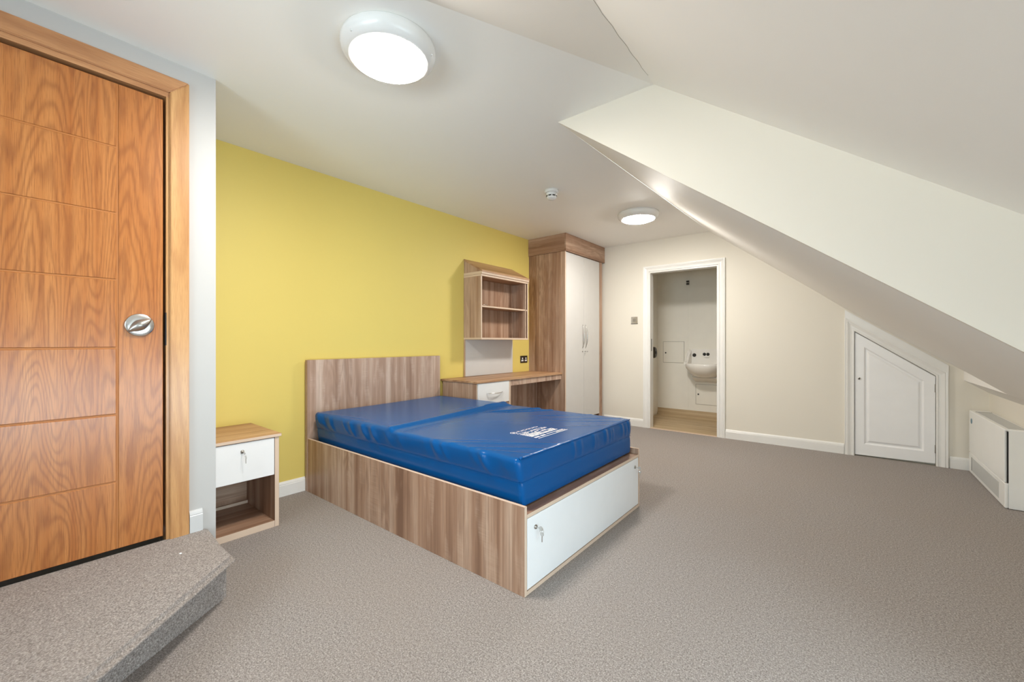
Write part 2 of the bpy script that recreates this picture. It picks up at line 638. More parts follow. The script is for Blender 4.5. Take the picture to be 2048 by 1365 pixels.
# boxed soffit at the foot of the slope
bm = bmesh.new()
v = lambda *p: bm.verts.new(p)
bm.faces.new([v(0.797, YC, 0.77), v(0.797, YB, 0.77), v(XE, YB, 0.635), v(XE, YC, 0.635)])
bm.faces.new([v(0.797, 3.99, 0.77), v(0.797, YB, 0.77), v(0.797, YB, 0.851)])
bm.faces.new([v(0.797, YC, 0.83), v(0.797, YB, 0.90), v(XE, YB, 0.90), v(XE, YC, 0.83)])
struct('ceiling_soffit', bm, M['slope'], 'small boxed soffit above the storage heater')


# windows: a low one in the eaves wall under the raised slope, an added unseen tall one behind for fill light
def window(name, label, origin, ux, w, h, inward):
    """Casement window in a wall opening; origin is the lower corner of the opening on the room face, ux runs along the wall."""
    o = thing(name, label, 'window', origin)
    del o['category']
    o['kind'] = 'structure'
    u, n = Vector(ux), Vector(inward)
    og = Vector(origin)

    def bar(bm, a0, a1, c0, c1, d0, d1):
        vs = []
        for a in (a0, a1):
            for d in (d0, d1):
                for c in (c0, c1):
                    vs.append(bm.verts.new(og + u * a - n * d + Vector((0, 0, c))))
        for idx in [(0, 1, 3, 2), (4, 6, 7, 5), (0, 4, 5, 1), (2, 3, 7, 6), (0, 2, 6, 4), (1, 5, 7, 3)]:
            bm.faces.new([vs[i] for i in idx])
    fw = 0.05
    bm = bmesh.new()
    bar(bm, 0, w, 0, fw, 0.04, 0.09)
    bar(bm, 0, w, h - fw, h, 0.04, 0.09)
    bar(bm, 0, fw, fw, h - fw, 0.04, 0.09)
    bar(bm, w - fw, w, fw, h - fw, 0.04, 0.09)
    bar(bm, w / 2 - 0.03, w / 2 + 0.03, fw, h - fw, 0.04, 0.09)
    obj('window_frame', bm, M['pvc'], o)
    for a0, a1 in ((fw, w / 2 - 0.03), (w / 2 + 0.03, w - fw)):
        bm = bmesh.new()
        bar(bm, a0, a1, fw, h - fw, 0.062, 0.066)
        obj('pane', bm, M['glass'], o)
    bm = bmesh.new()
    bar(bm, -0.03, w + 0.03, -0.025, 0.0, -0.05, 0.04)
    obj('window_sill', bm, M['gloss'], o)
    pl = bpy.data.lights.new('sky_portal', 'AREA')
    pl.shape = 'RECTANGLE'
    pl.cycles.is_portal = True
    pl.size, pl.size_y = w, h
    po = bpy.data.objects.new('sky_portal', pl)
    COL.objects.link(po)
    zz = -n
    xx = u.normalized()
    yy = zz.cross(xx)
    po.matrix_world = Matrix.Translation(og + u * (w / 2) + Vector((0, 0, h / 2)) - n * 0.11) @ Matrix((xx, yy, zz)).transposed().to_4x4()
    return o


window('window_1', 'white framed low window under the raised slope', (XK, W1Y0, W1Z0), (0, 1, 0), W1Y1 - W1Y0, W1Z1 - W1Z0, (-1, 0, 0))
window('fill_window', 'white framed tall window, unseen and added for fill, facing the washroom doorway', (W2X0, YF, W2Z0), (1, 0, 0), W2X1 - W2X0, W2Z1 - W2Z0, (0, 1, 0))

# washroom shell beyond the doorway
bm = bmesh.new()
add_box(bm, -2.34, -0.5, YB, YQ + 0.1, -0.1, 0.0)
struct('floor_washroom', bm, M['vinyl'], 'pale wood-effect vinyl floor of the washroom')
bm = bmesh.new()
prism(bm, [(-2.34, 0), (-1.779, 0), (-1.779, 2.4), (-2.34, 2.4)], 'y', YQ, YQ + 0.1)
prism(bm, [(-1.776, 0), (-0.5, 0), (-0.5, 2.4), (-1.776, 2.4)], 'y', YQ, YQ + 0.1)
add_box(bm, -2.34, -0.5, YQ + 0.004, YQ + 0.1, 0, 2.4)
struct('wall_washroom_back', bm, M['wash'], 'grey-beige panelled washroom wall behind the basin')
bm = bmesh.new()
add_box(bm, -2.34, -2.225, YB + 0.1, YQ, 0, 2.4)
struct('wall_washroom_left', bm, M['wash'], 'grey-beige washroom side wall')
bm = bmesh.new()
add_box(bm, -0.6, -0.5, YB + 0.1, YQ, 0, 2.4)
struct('wall_washroom_right', bm, M['wash'], 'washroom side wall hidden beside the doorway')
bm = bmesh.new()
add_box(bm, -2.34, -0.5, YB + 0.1, YQ + 0.1, 2.3, 2.4)
struct('ceiling_washroom', bm, M['wash'], 'flat ceiling over the washroom')
bm = bmesh.new()
prism(bm, [(YQ, 0), (YQ - 0.045, 0.0), (YQ - 0.042, 0.012), (YQ - 0.02, 0.035), (YQ - 0.006, 0.075), (YQ - 0.004, 0.105), (YQ, 0.105)], 'x', -2.225, -0.6)
struct('baseboard_washroom', bm, M['vinyl'], 'coved vinyl upstand at the foot of the washroom wall')

# skirtings
skirting('baseboard_left', (XW, 1.048), (XW, 1.407), (1, 0), 'white skirting board between bedside cabinet and bed')
skirting('baseboard_back', (-2.575, YB), (OX0 - 0.074, YB), (0, -1), 'white skirting board between wardrobe and washroom doorway')
skirting('baseboard_back_middle', (OX1 + 0.074, YB), (-0.005, YB), (0, -1), 'white skirting board between washroom doorway and eaves hatch')
skirting('baseboard_back_corner', (HX1 + 0.085, YB), (XK, YB), (0, -1), 'short white skirting board beside the eaves hatch')
skirting('baseboard_entry', (XD, 0.553), (XD, 0.604), (1, 0), 'stub of white skirting on the entry step', z0=ZS, mat=M['entry_gloss_dim'])
skirting('baseboard_right', (XK, YF), (XK, 4.15), (-1, 0), 'white skirting board along the low eaves wall')

# architraves
put_back = lambda u, w, d: (u, YB - d, w)
bm = bmesh.new()
sweep_frame(bm, [(OX0, 0), (OX0, OZ), (OX1, OZ), (OX1, 0)], [(o * 0.88 + 0.002, d) for o, d in ARCH], put_back)
t1 = struct('trim_1', bm, M['gloss'], 'white moulded architrave around the washroom doorway')
bm = bmesh.new()
th = 0.014
add_box(bm, OX0 - 0.002, OX0 + th, YB - 0.008, YB + 0.10, 0, OZ)
add_box(bm, OX1 - th, OX1 + 0.002, YB - 0.008, YB + 0.10, 0, OZ)
add_box(bm, OX0 + th, OX1 - th, YB - 0.008, YB + 0.10, OZ - th, OZ + 0.002)
obj('door_lining', bm, M['gloss'], t1)
bm = bmesh.new()
add_box(bm, OX0 + 0.008, OX0 + 0.0148, YB + 0.030, YB + 0.050, 0.985, 1.142)
obj('pull_slot', bm, M['black'], t1)
bm = bmesh.new()
add_box(bm, OX0 + 0.014, OX1 - 0.014, YB - 0.02, YB + 0.02, -0.002, 0.006)
obj('threshold_strip', bm, M['edge'], t1)

slope_m = (HZ1 - HZ0) / (HX1 - HX0)
bm = bmesh.new()
sweep_frame(bm, [(HX0, 0), (HX0, HZ0), (HX1, HZ1), (HX1, 0)], [(o * 0.93, d) for o, d in ARCH], put_back)
t2 = struct('trim_2', bm, M['gloss'], 'white moulded architrave around the slanted eaves hatch')
bm = bmesh.new()
prism(bm, [(0.0, 1.27), (0.035, 1.30), (0.66, 0.845), (0.705, 0.80), (0.705, 0.895), (-0.0, 1.415)], 'y', YB - 0.018, YB)
obj('filler_board', bm, M['gloss'], t2)

# oak door frame
put_entry = lambda u, w, d: (XD + d, u, w)
OAKP = [(0.0, -0.01), (0.0, 0.010), (0.004, 0.014), (0.060, 0.014), (0.066, 0.010), (0.072, 0.0), (0.072, -0.002)]
t3 = None
bm = bmesh.new()
o_in, o_z = 0.480, 2.244
prism(bm, [(o_in, ZS - 0.012), (0.551, ZS - 0.012), (0.551, o_z + 0.072), (o_in, o_z)], 'x', XD - 0.002, XD + 0.016)
bmesh.ops.bevel(bm, geom=bm.edges[:], offset=0.003, segments=2, affect='EDGES')
t3 = struct('trim_3', bm, M['oak_trim_z'], 'oak architrave framing the entrance door')
bm = bmesh.new()
prism(bm, [(-0.50, o_z), (o_in, o_z), (0.551, o_z + 0.072), (-0.50, o_z + 0.072)], 'x', XD - 0.002, XD + 0.016)
bmesh.ops.bevel(bm, geom=bm.edges[:], offset=0.003, segments=2, affect='EDGES')
obj('head_board', bm, M['oak_trim_y'], t3)
bm = bmesh.new()   # lining and stop, upright and head
add_box(bm, XD - 0.14, XD + 0.004, 0.468, 0.4825, ZS - 0.012, 2.222)
obj('lining_upright', bm, M['oak_trim_z'], t3)
bm = bmesh.new()
add_box(bm, XD - 0.14, XD + 0.004, -0.415, 0.4825, 2.222, 2.247)
obj('lining_head', bm, M['oak_trim_y'], t3)
bm = bmesh.new()
add_box(bm, XD - 0.14, XD + 0.012, -0.50, -0.405, ZS - 0.012, 2.314)
obj('jamb', bm, M['oak_trim_z'], t3)
bm = bmesh.new()
add_box(bm, XD - 0.018, XD + 0.006, 0.4655, 0.469, 1.085, 1.235)
obj('strike_plate', bm, M['black'], t3)

# entry step with overhanging nosing
NC = (-2.012, 0.620)
nd = Vector((0.447, -0.482)).normalized()
far = Vector(NC) + nd * 2.6
bm = bmesh.new()
# tread
tread = [(XD - 0.02, YF), (XD - 0.02, 0.612), (-2.39, 0.621), NC]
e = far
tread += [(e.x, e.y)]
tread = [(XD - 0.02, YF), (XD - 0.02, 0.612), (-2.388, 0.620), NC, (NC[0] + nd.x * (NC[1] - YF) / -nd.y, YF)]
slab(bm, tread, lambda x, y: ZS - 0.044, 0.044)
bv = bmesh.ops.bevel(bm, geom=[ed for ed in bm.edges if abs(ed.verts[0].co.z - ed.verts[1].co.z) < 1e-6], offset=0.020, segments=5, affect='EDGES')
for f in bv['faces']:
    f.smooth = True
st = struct('floor_step', bm, M['carpet'], 'carpeted angled entry step below the oak door', smooth=False)
perp = Vector((nd.y, -nd.x))
if perp.x > 0:
    perp = -perp
r0 = Vector((-2.078, 0.606))
bm = bmesh.new()
rd_ = Vector((0.575, -0.818))
rp = [(XD - 0.02, YF), (XD - 0.02, 0.606), (r0.x, r0.y), (r0.x + rd_.x * (r0.y - YF) / -rd_.y, YF)]
slab(bm, rp, lambda x, y: 0.0, ZS - 0.02)
obj('riser', bm, M['carpet'], st)


# ================================================================== doors
# ---- oak entrance door: seven boards, a wide stile and a thumb-turn
d1 = thing('door_1', 'oak entrance door with horizontal grooves and a round thumb turn', 'door', (XD - 0.04, 0.46, 0.214))
del d1['category']
d1['kind'] = 'structure'
DX1 = XD - 0.006
zs = [0.214, 0.501, 0.790, 1.075, 1.366, 1.651, 1.934, 2.208]
g = 0.0032
box('core', d1, M['oak_groove'], (DX1 - 0.044, DX1 - 0.003, -0.40, 0.459, 0.214, 2.208), 0)
for i in range(7):
    a = zs[i] + (g if i else 0)
    b = zs[i + 1] - (g if i < 6 else 0)
    box('panel', d1, M['oak_z'], (DX1 - 0.010, DX1, -0.40, 0.307 - g, a, b), 0.002)
box('stile', d1, M['oak_z2'], (DX1 - 0.010, DX1, 0.307 + g, 0.459, 0.214, 2.208), 0.002)
bm = bmesh.new()
lathe(bm, [(0.048, 0.0), (0.050, 0.003), (0.050, 0.006), (0.047, 0.0085), (0.030, 0.0095), (0.010, 0.0097)], (DX1, 0.378, 1.175), 'x', 48)
hp = obj('handle_plate', bm, M['steel'], d1, True)
bm = bmesh.new()     # boat-shaped turn, tapered at both ends, tilted
ang = math.radians(36)
ax = Vector((0, math.cos(ang), math.sin(ang)))
sd = Vector((0, -math.sin(ang), math.cos(ang)))
nx = Vector((1, 0, 0))
rings = []
c0 = Vector((DX1 + 0.009, 0.378, 1.175))
for k in range(15):
    t = -1 + 2 * k / 14
    w = 0.004 + 0.020 * (1 - abs(t) ** 1.7)
    h = 0.005 + 0.021 * (1 - abs(t) ** 1.5)
    tw = 0.35 * t
    ring = []
    for j in range(12):
        a = math.pi * j / 11
        p = c0 + ax * (0.046 * t) + (sd * math.cos(a + tw * 0.3)) * w + nx * (h * math.sin(a) ** 1.6)
        ring.append(bm.verts.new(p))
    rings.append(ring)
for A, B in zip(rings, rings[1:]):
    for j in range(11):
        bm.faces.new([A[j], A[j + 1], B[j + 1], B[j]])
bm.faces.new(rings[0])
bm.faces.new(rings[-1])
obj('thumb_turn', bm, M['satin'], hp, True)

# ---- slanted eaves hatch
d2 = thing('door_2', 'small white panelled eaves hatch with a slanted top', 'door', (0.35, YB, 0.0))
del d2['category']
d2['kind'] = 'structure'
yh = YB - 0.004
gq = 0.004
outer = [(HX0 + gq, 0.012), (HX1 - gq, 0.022), (HX1 - gq, HZ1 - 0.006), (HX0 + gq, HZ0 - 0.010)]
inn = [(0.143, 0.118), (0.553, 0.118), (0.553, 0.753), (0.143, 1.056)]


def inset(poly, d):
    n = len(poly)
    P = [Vector(p) for p in poly]
    out = []
    for i in range(n):
        t0 = (P[i] - P[i - 1]).normalized()
        t1_ = (P[(i + 1) % n] - P[i]).normalized()
        n0, n1 = Vector((-t0.y, t0.x)), Vector((-t1_.y, t1_.x))
        m = (n0 + n1).normalized()
        out.append(P[i] + m * (d / m.dot(n0)))
    return [(p.x, p.y) for p in out]


def ring_faces(bm, polys):
    """polys: list of (poly, y); consecutive rings are bridged; returns vertex rings."""
    rs = [[bm.verts.new((x, y, z)) for x, z in p] for p, y in polys]
    for A, B in zip(rs, rs[1:]):
        n = len(A)
        for i in range(n):
            bm.faces.new([A[i], A[(i + 1) % n], B[(i + 1) % n], B[i]])
    return rs


bm = bmesh.new()
ring_faces(bm, [(outer, YB + 0.035), (outer, yh), (inn, yh), (inset(inn, 0.006), yh + 0.004), (inset(inn, 0.012), yh + 0.011), (inset(inn, 0.014), yh + 0.02)])
obj('hatch_frame', bm, M['hatch'], d2)
bm = bmesh.new()
f1 = inset(inn, 0.010)
rs = ring_faces(bm, [(f1, yh + 0.011), (inset(inn, 0.022), yh + 0.0105), (inset(inn, 0.036), yh + 0.003), (inset(inn, 0.040), yh + 0.002)])
bm.faces.new(rs[-1])
obj('raised_panel', bm, M['hatch'], d2)
bm = bmesh.new()
lathe(bm, [(0.012, 0), (0.012, -0.004), (0.009, -0.006)], (0.108, yh, 0.748), 'y', 20)
k_ = obj('finger_pull', bm, M['steel'], d2, True)
bm = bmesh.new()
lathe(bm, [(0.0065, 0), (0.0065, -0.0075)], (0.108, yh, 0.748), 'y', 16)
obj('keyhole', bm, M['black'], k_)
for zz in (0.69, 0.149):
    bm = bmesh.new()
    lathe(bm, [(0.006, -0.036), (0.006, 0.036)], (HX1 + 0.001, yh - 0.004, zz), 'z', 12)
    add_box(bm, HX1 - 0.008, HX1 + 0.010, yh - 0.002, yh + 0.001, zz - 0.036, zz + 0.036)
    obj('hinge', bm, M['steel_dark'], d2)


# ================================================================== hardware builders
def lock_and_keys(parent, x, y, z, hang=True, s=1.0):
    """Cam lock on a front facing +x with a key in it and a second key on the ring."""
    bm = bmesh.new()
    lathe(bm, [(0.010 * s, 0), (0.010 * s, 0.003), (0.008 * s, 0.005), (0.008 * s, 0.006)], (x, y, z), 'x', 20)
    lk = obj('lock', bm, M['steel_dark'], parent, True)
    bm = bmesh.new()
    tube(bm, [(x + 0.005, y, z), (x + 0.022, y, z)], 0.0022, 6)
    lathe(bm, [(0.0105 * s, -0.0010), (0.0105 * s, 0.0010)], (x + 0.030, y, z - 0.001), 'y', 18)
    obj('key', bm, M['steel'], lk)
    if hang:
        bm = bmesh.new()
        ringp = [(x + 0.033 + 0.011 * math.cos(t), y + 0.002, z - 0.012 + 0.011 * math.sin(t)) for t in [2 * math.pi * k / 16 for k in range(17)]]
        tube(bm, ringp, 0.0008, 5)
        lathe(bm, [(0.0095 * s, -0.0008), (0.0095 * s, 0.0008)], (x + 0.030, y + 0.008, z - 0.028), 'y', 16)
        tube(bm, [(x + 0.030, y + 0.008, z - 0.036), (x + 0.030, y + 0.008, z - 0.062 * s)], 0.0024, 6)
        obj('spare_key', bm, M['steel'], lk)
    return lk


def bow_handle(parent, pts, rads, flat=0.5):
    bm = bmesh.new()
    tube(bm, pts, rads, 8, flat)
    return obj('handle', bm, M['steel'], parent, True)


# ================================================================== bed
bed = thing('bed', 'brown oak-effect divan bed with tall headboard and white foot panel', 'bed', (-2.07, 2.044, 0))
BY0, BY1, BXF, BXH = 1.408, 2.680, -1.070, -3.071
hb = box('headboard', bed, M['lam_z2'], (XW + 0.018, BXH, BY0 - 0.004, BY1, 0.0, 0.967), 0.001, None)
for nm, a, b in (('side_panel', BY0, BY0 + 0.018), ('side_panel', BY1 - 0.018, BY1)):
    box(nm, bed, M['lam_z'], (BXH, BXF, a, b, 0.0, 0.388), 0.0008, M['edge'])
box('platform', bed, M['lam_y2'], (BXH, BXF, BY0 + 0.018, BY1 - 0.018, 0.334, 0.352), 0.0008, M['edge'])
box('bottom_rail', bed, M['edge'], (BXF - 0.018, BXF, BY0 + 0.018, BY1 - 0.018, 0.0, 0.018), 0.0008)
box('shadow_gap', bed, M['dark'], (BXF - 0.018, BXF - 0.012, BY0 + 0.018, BY1 - 0.018, 0.018, 0.334), 0)
fp = box('foot_panel', bed, M['white_drawer'], (BXF - 0.012, BXF + 0.001, BY0 + 0.0205, BY1 - 0.023, 0.0235, 0.3325), 0.0015)
lock_and_keys(fp, BXF + 0.001, 1.487, 0.279)
lock_and_keys(fp, BXF + 0.001, 2.600, 0.281)

# ---- mattress
mat = thing('mattress', 'blue wipe-clean foam mattress with white printed label on the bed', 'mattress', (-2.07, 2.045, 0.353))
MX0, MX1, MY0, MY1, MZ0, MZ1 = -3.020, -1.118, 1.431, 2.652, 0.3525, 0.583
ZSEAM = 0.470


def ridge(px, py, a, b, w, h, fade=0.12):
    ax_, ay_ = a
    bx_, by_ = b
    dxx, dyy = bx_ - ax_, by_ - ay_
    ln = math.hypot(dxx, dyy)
    t = ((px - ax_) * dxx + (py - ay_) * dyy) / (ln * ln)
    d = ((px - ax_) * -dyy + (py - ay_) * dxx) / ln
    e = 1.0
    if t < 0 or t > 1:
        over = (-t if t < 0 else t - 1) * ln
        e = math.exp(-(over / fade) ** 2)
    return h * e * math.exp(-(d / w) ** 2)


FOLDS = [
    ((-1.42, 1.45), (-1.18, 1.62), 0.010, 0.004), ((-1.55, 1.46), (-1.22, 1.72), 0.013, 0.004), ((-1.36, 1.44), (-1.14, 1.53), 0.008, 0.003),
    ((-1.70, 1.44), (-1.45, 1.60), 0.010, 0.002), ((-2.0, 2.35), (-1.86, 2.64), 0.013, 0.008), ((-1.90, 2.40), (-1.74, 2.64), 0.011, 0.006),
    ((-1.45, 2.40), (-1.20, 2.62), 0.012, 0.003), ((-1.36, 2.36), (-1.16, 2.50), 0.010, 0.003), ((-1.60, 2.45), (-1.40, 2.64), 0.010, 0.003),
    ((-1.28, 2.20), (-1.14, 2.36), 0.009, 0.002), ((-2.86, 1.46), (-2.6, 1.5), 0.02, 0.003), ((-2.25, 2.3), (-2.15, 2.64), 0.02, 0.005),
]


def top_h(x, y):
    # one fold runs right across: the head half stands proud and steps down in a soft lip
    f = (y - MY0) / (MY1 - MY0)
    xc = -2.075 - 0.11 * f + 0.012 * math.sin(5 * f)
    d = x - xc
    w = 0.010 + 0.026 * f
    lip = 0.5 * (1 - math.tanh((d - 0.004) / w))
    h = 0.011 * lip * math.exp(-max(0, -d) / 0.55) + (0.006 + 0.009 * f) * math.exp(-((d + 0.02) / (0.022 + 0.02 * f)) ** 2)
    h -= 0.004 * math.exp(-((d - 0.06) / 0.05) ** 2)
    for a, b, w_, hh in FOLDS:
        h += ridge(x, y, a, b, w_, hh)
    h += 0.0022 * math.sin(3.1 * x + 1.2) * math.sin(4.3 * y)
    # flat where the label is printed
    q = max(0, 1 - max(abs(x + 1.37) / 0.20, abs(y - 1.95) / 0.24) ** 4)
    return h * (1 - q)


rnd = random.Random(11)
SIDE = [(-3.0 + 1.88 * rnd.random() ** 1.4, rnd.uniform(0.012, 0.03), rnd.uniform(0.003, 0.008), rnd.uniform(-1.4, -0.4)) for _ in range(30)]
FOOT = [(2.62 - 0.75 * rnd.random() ** 1.3, rnd.uniform(0.009, 0.018), rnd.uniform(0.003, 0.007), rnd.uniform(-0.5, -0.1)) for _ in range(13)] + [(1.97, 0.010, 0.004, -0.25), (1.52, 0.02, 0.002, 0.3)]


def side_h(s, z, marks):
    zt = (z - ZSEAM) / (MZ1 - ZSEAM)
    h = 0.0
    for c, w, hh, sl in marks:
        cc = c + sl * (z - MZ1) * 0.55
        env = max(0.0, min(1.0, zt * 1.6 + 0.25)) if zt > 0 else max(0, 0.25 + zt * 0.5)
        h += hh * env * math.exp(-((s - cc) / w) ** 2)
    # pillow of the upper half, tuck at the seam
    h += 0.006 * math.sin(math.pi * max(0, min(1, zt))) if zt > 0 else 0.003 * math.sin(math.pi * max(0, min(1, -zt)))
    h -= 0.004 * math.exp(-((z - ZSEAM) / 0.006) ** 2)
    return h


bm = bmesh.new()
R = 0.022
lo = Vector((MX0 + R, MY0 + R, MZ0 + R))
hi = Vector((MX1 - R, MY1 - R, MZ1 - R))


def lin(a, b, step):
    n = max(2, int(round((b - a) / step)))
    core = [a + (b - a) * i / n for i in range(n + 1)]
    extra = [a + R * q for q in (0.12, 0.25, 0.4, 0.55, 0.7, 0.85)] + [b - R * q for q in (0.12, 0.25, 0.4, 0.55, 0.7, 0.85)]
    core = [c for c in core if c <= a + 1e-9 or c >= b - 1e-9 or (a + R < c < b - R)]
    return sorted(core + extra)


GX, GY, GZ = lin(MX0, MX1, 0.0105), lin(MY0, MY1, 0.0105), lin(MZ0, MZ1, 0.0085)


def mpoint(p):
    c = Vector((min(max(p.x, lo.x), hi.x), min(max(p.y, lo.y), hi.y), min(max(p.z, lo.z), hi.z)))
    n = (p - c)
    if n.length < 1e-9:
        return p
    n.normalize()
    q = c + n * R
    h = 0.0
    if n.z > 0:
        h += n.z ** 2 * top_h(q.x, q.y)
    wx, wy = n.x * n.x, n.y * n.y
    if wy > 0.01:
        h += wy * side_h(q.x, q.z, SIDE) * (1.0 if n.y < 0 else 0.3)
    if wx > 0.01:
        h += wx * side_h(q.y, q.z, FOOT) * (1.0 if n.x > 0 else 0.0)
    if n.x < 0 and wx > 0.01:
        h -= wx * 0.002
    return q + n * h


def lean(p):
    """The long side tucks in towards its foot."""
    w = max(0.0, 1 - (p.y - MY0) / 0.30)
    return Vector((p.x, p.y + 0.030 * w * (MZ1 - p.z) / (MZ1 - MZ0), p.z))


def face_grid(A, B, mk):
    vs = [[bm.verts.new(lean(mpoint(mk(a, b)))) for b in B] for a in A]
    for i in range(len(A) - 1):
        for j in range(len(B) - 1):
            bm.faces.new([vs[i][j], vs[i + 1][j], vs[i + 1][j + 1], vs[i][j + 1]])


face_grid(GX, GY, lambda a, b: Vector((a, b, MZ1)))
face_grid(GX, GZ, lambda a, b: Vector((a, MY0, b)))
face_grid(GX, GZ, lambda a, b: Vector((a, MY1, b)))
face_grid(GY, GZ, lambda a, b: Vector((MX0, a, b)))
face_grid(GY, GZ, lambda a, b: Vector((MX1, a, b)))
cb = [bm.verts.new((x, y, MZ0 + 0.001)) for x, y in ((MX0 + R, MY0 + R), (MX1 - R, MY0 + R), (MX1 - R, MY1 - R), (MX0 + R, MY1 - R))]
bm.faces.new(cb)
bmesh.ops.remove_doubles(bm, verts=bm.verts, dist=0.0002)
body = obj('cover', bm, M['blue'], mat, True)
# welt along the seam and the foot corners
bm = bmesh.new()
sp = []
for x in GX[::3]:
    sp.append((x, MY0 - side_h(x, ZSEAM, SIDE) - 0.0005, ZSEAM + 0.0015 * math.sin(9 * x)))
sp.append((MX1 - 0.006, MY0 + 0.004, ZSEAM))
for y in GY[6::3]:
    sp.append((MX1 + side_h(y, ZSEAM, FOOT) + 0.0005, y, ZSEAM + 0.0015 * math.sin(8 * y)))
tube(bm, [lean(Vector(p)) for p in sp], 0.0026, 6)
obj('seam', bm, M['blue'], mat, True)
bm = bmesh.new()
edge_z = []
for y in GY[4:-4:2]:
    edge_z.append((MX1 - 0.004, y, MZ1 - 0.004 + top_h(MX1 - 0.02, y) * 0.5))
tube(bm, edge_z, 0.0040, 6)
obj('top_welt', bm, M['blue'], mat, True)
bm = bmesh.new()
tube(bm, [lean(Vector((MX1 - 0.007, MY0 + 0.006, MZ0 + 0.01 + (MZ1 - MZ0 - 0.016) * k / 14))) for k in range(15)], [0.003 + 0.0012 * math.sin(k * 2.1) for k in range(15)], 6)
tube(bm, [(MX1 - 0.012, MY0 + 0.012, MZ1 - 0.004), (MX1 - 0.004, MY0 + 0.020, MZ1 + 0.001), (MX1 - 0.002, MY0 + 0.034, MZ1 - 0.002)], [0.005, 0.007, 0.004], 6)
obj('corner_welt', bm, M['blue'], mat, True)
# printed label: ring emblem, heading, rows of small print
ZP = MZ1 + 0.0006


def on_print(s, t):
    """s runs along the lines of print, t down the label (metres) from its upper corner."""
    return (-1.485 + t, 1.800 + s, ZP)


def print_rect(bm, s0, s1, t0_, t1_):
    bm.faces.new([bm.verts.new(on_print(s, t)) for s, t in ((s0, t0_), (s1, t0_), (s1, t1_), (s0, t1_))])


bm = bmesh.new()
pr_ = random.Random(5)
for rr0, rr1 in ((0.0165, 0.021), (0.0, 0.0085)):
    for k in range(28):
        a0, a1 = 2 * math.pi * k / 28, 2 * math.pi * (k + 1) / 28
        cs, ct = 0.022, 0.024
        pts = [(cs + r * math.cos(a), ct + r * math.sin(a)) for r, a in ((rr0, a0), (rr1, a0), (rr1, a1), (rr0, a1))]
        if rr0 == 0:
            pts = [pts[0], pts[1], pts[2]]
        bm.faces.new([bm.verts.new(on_print(*p)) for p in pts])
s = 0.058
for k in range(11):                                   # heading letters, too small to read
    w = pr_.choice((0.013, 0.015, 0.011))
    print_rect(bm, s, s + 0.004, 0.014, 0.034)
    if k % 3 != 1:
        print_rect(bm, s + 0.004, s + w, 0.014, 0.018)
    print_rect(bm, s + 0.004, s + w, 0.030 if k % 2 else 0.022, 0.034 if k % 2 else 0.026)
    s += w + 0.006
for r_, (t0_, hgt) in enumerate([(0.056, 0.006), (0.066, 0.006), (0.076, 0.007), (0.088, 0.007), (0.100, 0.007), (0.112, 0.009), (0.124, 0.010), (0.137, 0.010), (0.150, 0.011)]):
    s = 0.010
    while s < 0.268:
        w = pr_.uniform(0.012, 0.05)
        if pr_.random() > (0.22 if r_ < 5 else 0.07):
            print_rect(bm, s, min(0.27, s + w), t0_, t0_ + hgt)
        s += w + 0.004
print_rect(bm, 0.004, 0.050, 0.176, 0.192)
print_rect(bm, 0.060, 0.105, 0.176, 0.192)
print_rect(bm, 0.118, 0.29, 0.178, 0.186)
print_rect(bm, 0.004, 0.30, 0.206, 0.212)
for k in range(7):
    print_rect(bm, 0.20 + k * 0.014, 0.209 + k * 0.014, 0.190, 0.200)
pl_ = obj('printed_label', bm, M['ink'], body)
pl_['label'] = 'white printed label with ring emblem'

# ================================================================== bedside cabinet
ns = thing('bedside_cabinet', 'oak-effect bedside cabinet with white locked drawer and open niche', 'cabinet', (-2.87, 0.86, 0))
NX0, NX1, NY0, NY1 = XW + 0.003, -2.638, 0.666, 1.040
box('top', ns, M['lam_y'], (XW + 0.003, -2.630, NY0, 1.052, 0.535, 0.554), 0.002, M['edge'])
box('side_panel', ns, M['lam_z'], (NX0 + 0.016, NX1, NY1 - 0.024, NY1, 0.0, 0.535), 0.0008, M['edge'])
box('side_panel', ns, M['lam_z'], (NX0 + 0.016, NX1, NY0, NY0 + 0.018, 0.0, 0.535), 0.0008, M['edge'])
box('bottom', ns, M['lam_y2'], (NX0 + 0.016, NX1, NY0 + 0.018, NY1 - 0.024, 0.0, 0.038), 0.0008, M['edge'], thr=0.045)
box('back_panel', ns, M['lam_y2'], (NX0 + 0.016, NX0 + 0.03, NY0 + 0.018, NY1 - 0.024, 0.038, 0.535), 0)
box('back_lip', ns, M['edge'], (NX0 + 0.03, NX0 + 0.05, NY0 + 0.018, NY1 - 0.024, 0.038, 0.056), 0.0005)
box('drawer_base', ns, M['lam_y2'], (NX0 + 0.03, NX1 - 0.02, NY0 + 0.018, NY1 - 0.024, 0.318, 0.330), 0)
df = box('drawer_front', ns, M['white_drawer'], (NX1 - 0.018, NX1 + 0.001, NY0 + 0.003, NY1 - 0.0265, 0.312, 0.5315), 0.0015)
lock_and_keys(df, NX1 + 0.001, 0.846, 0.482)

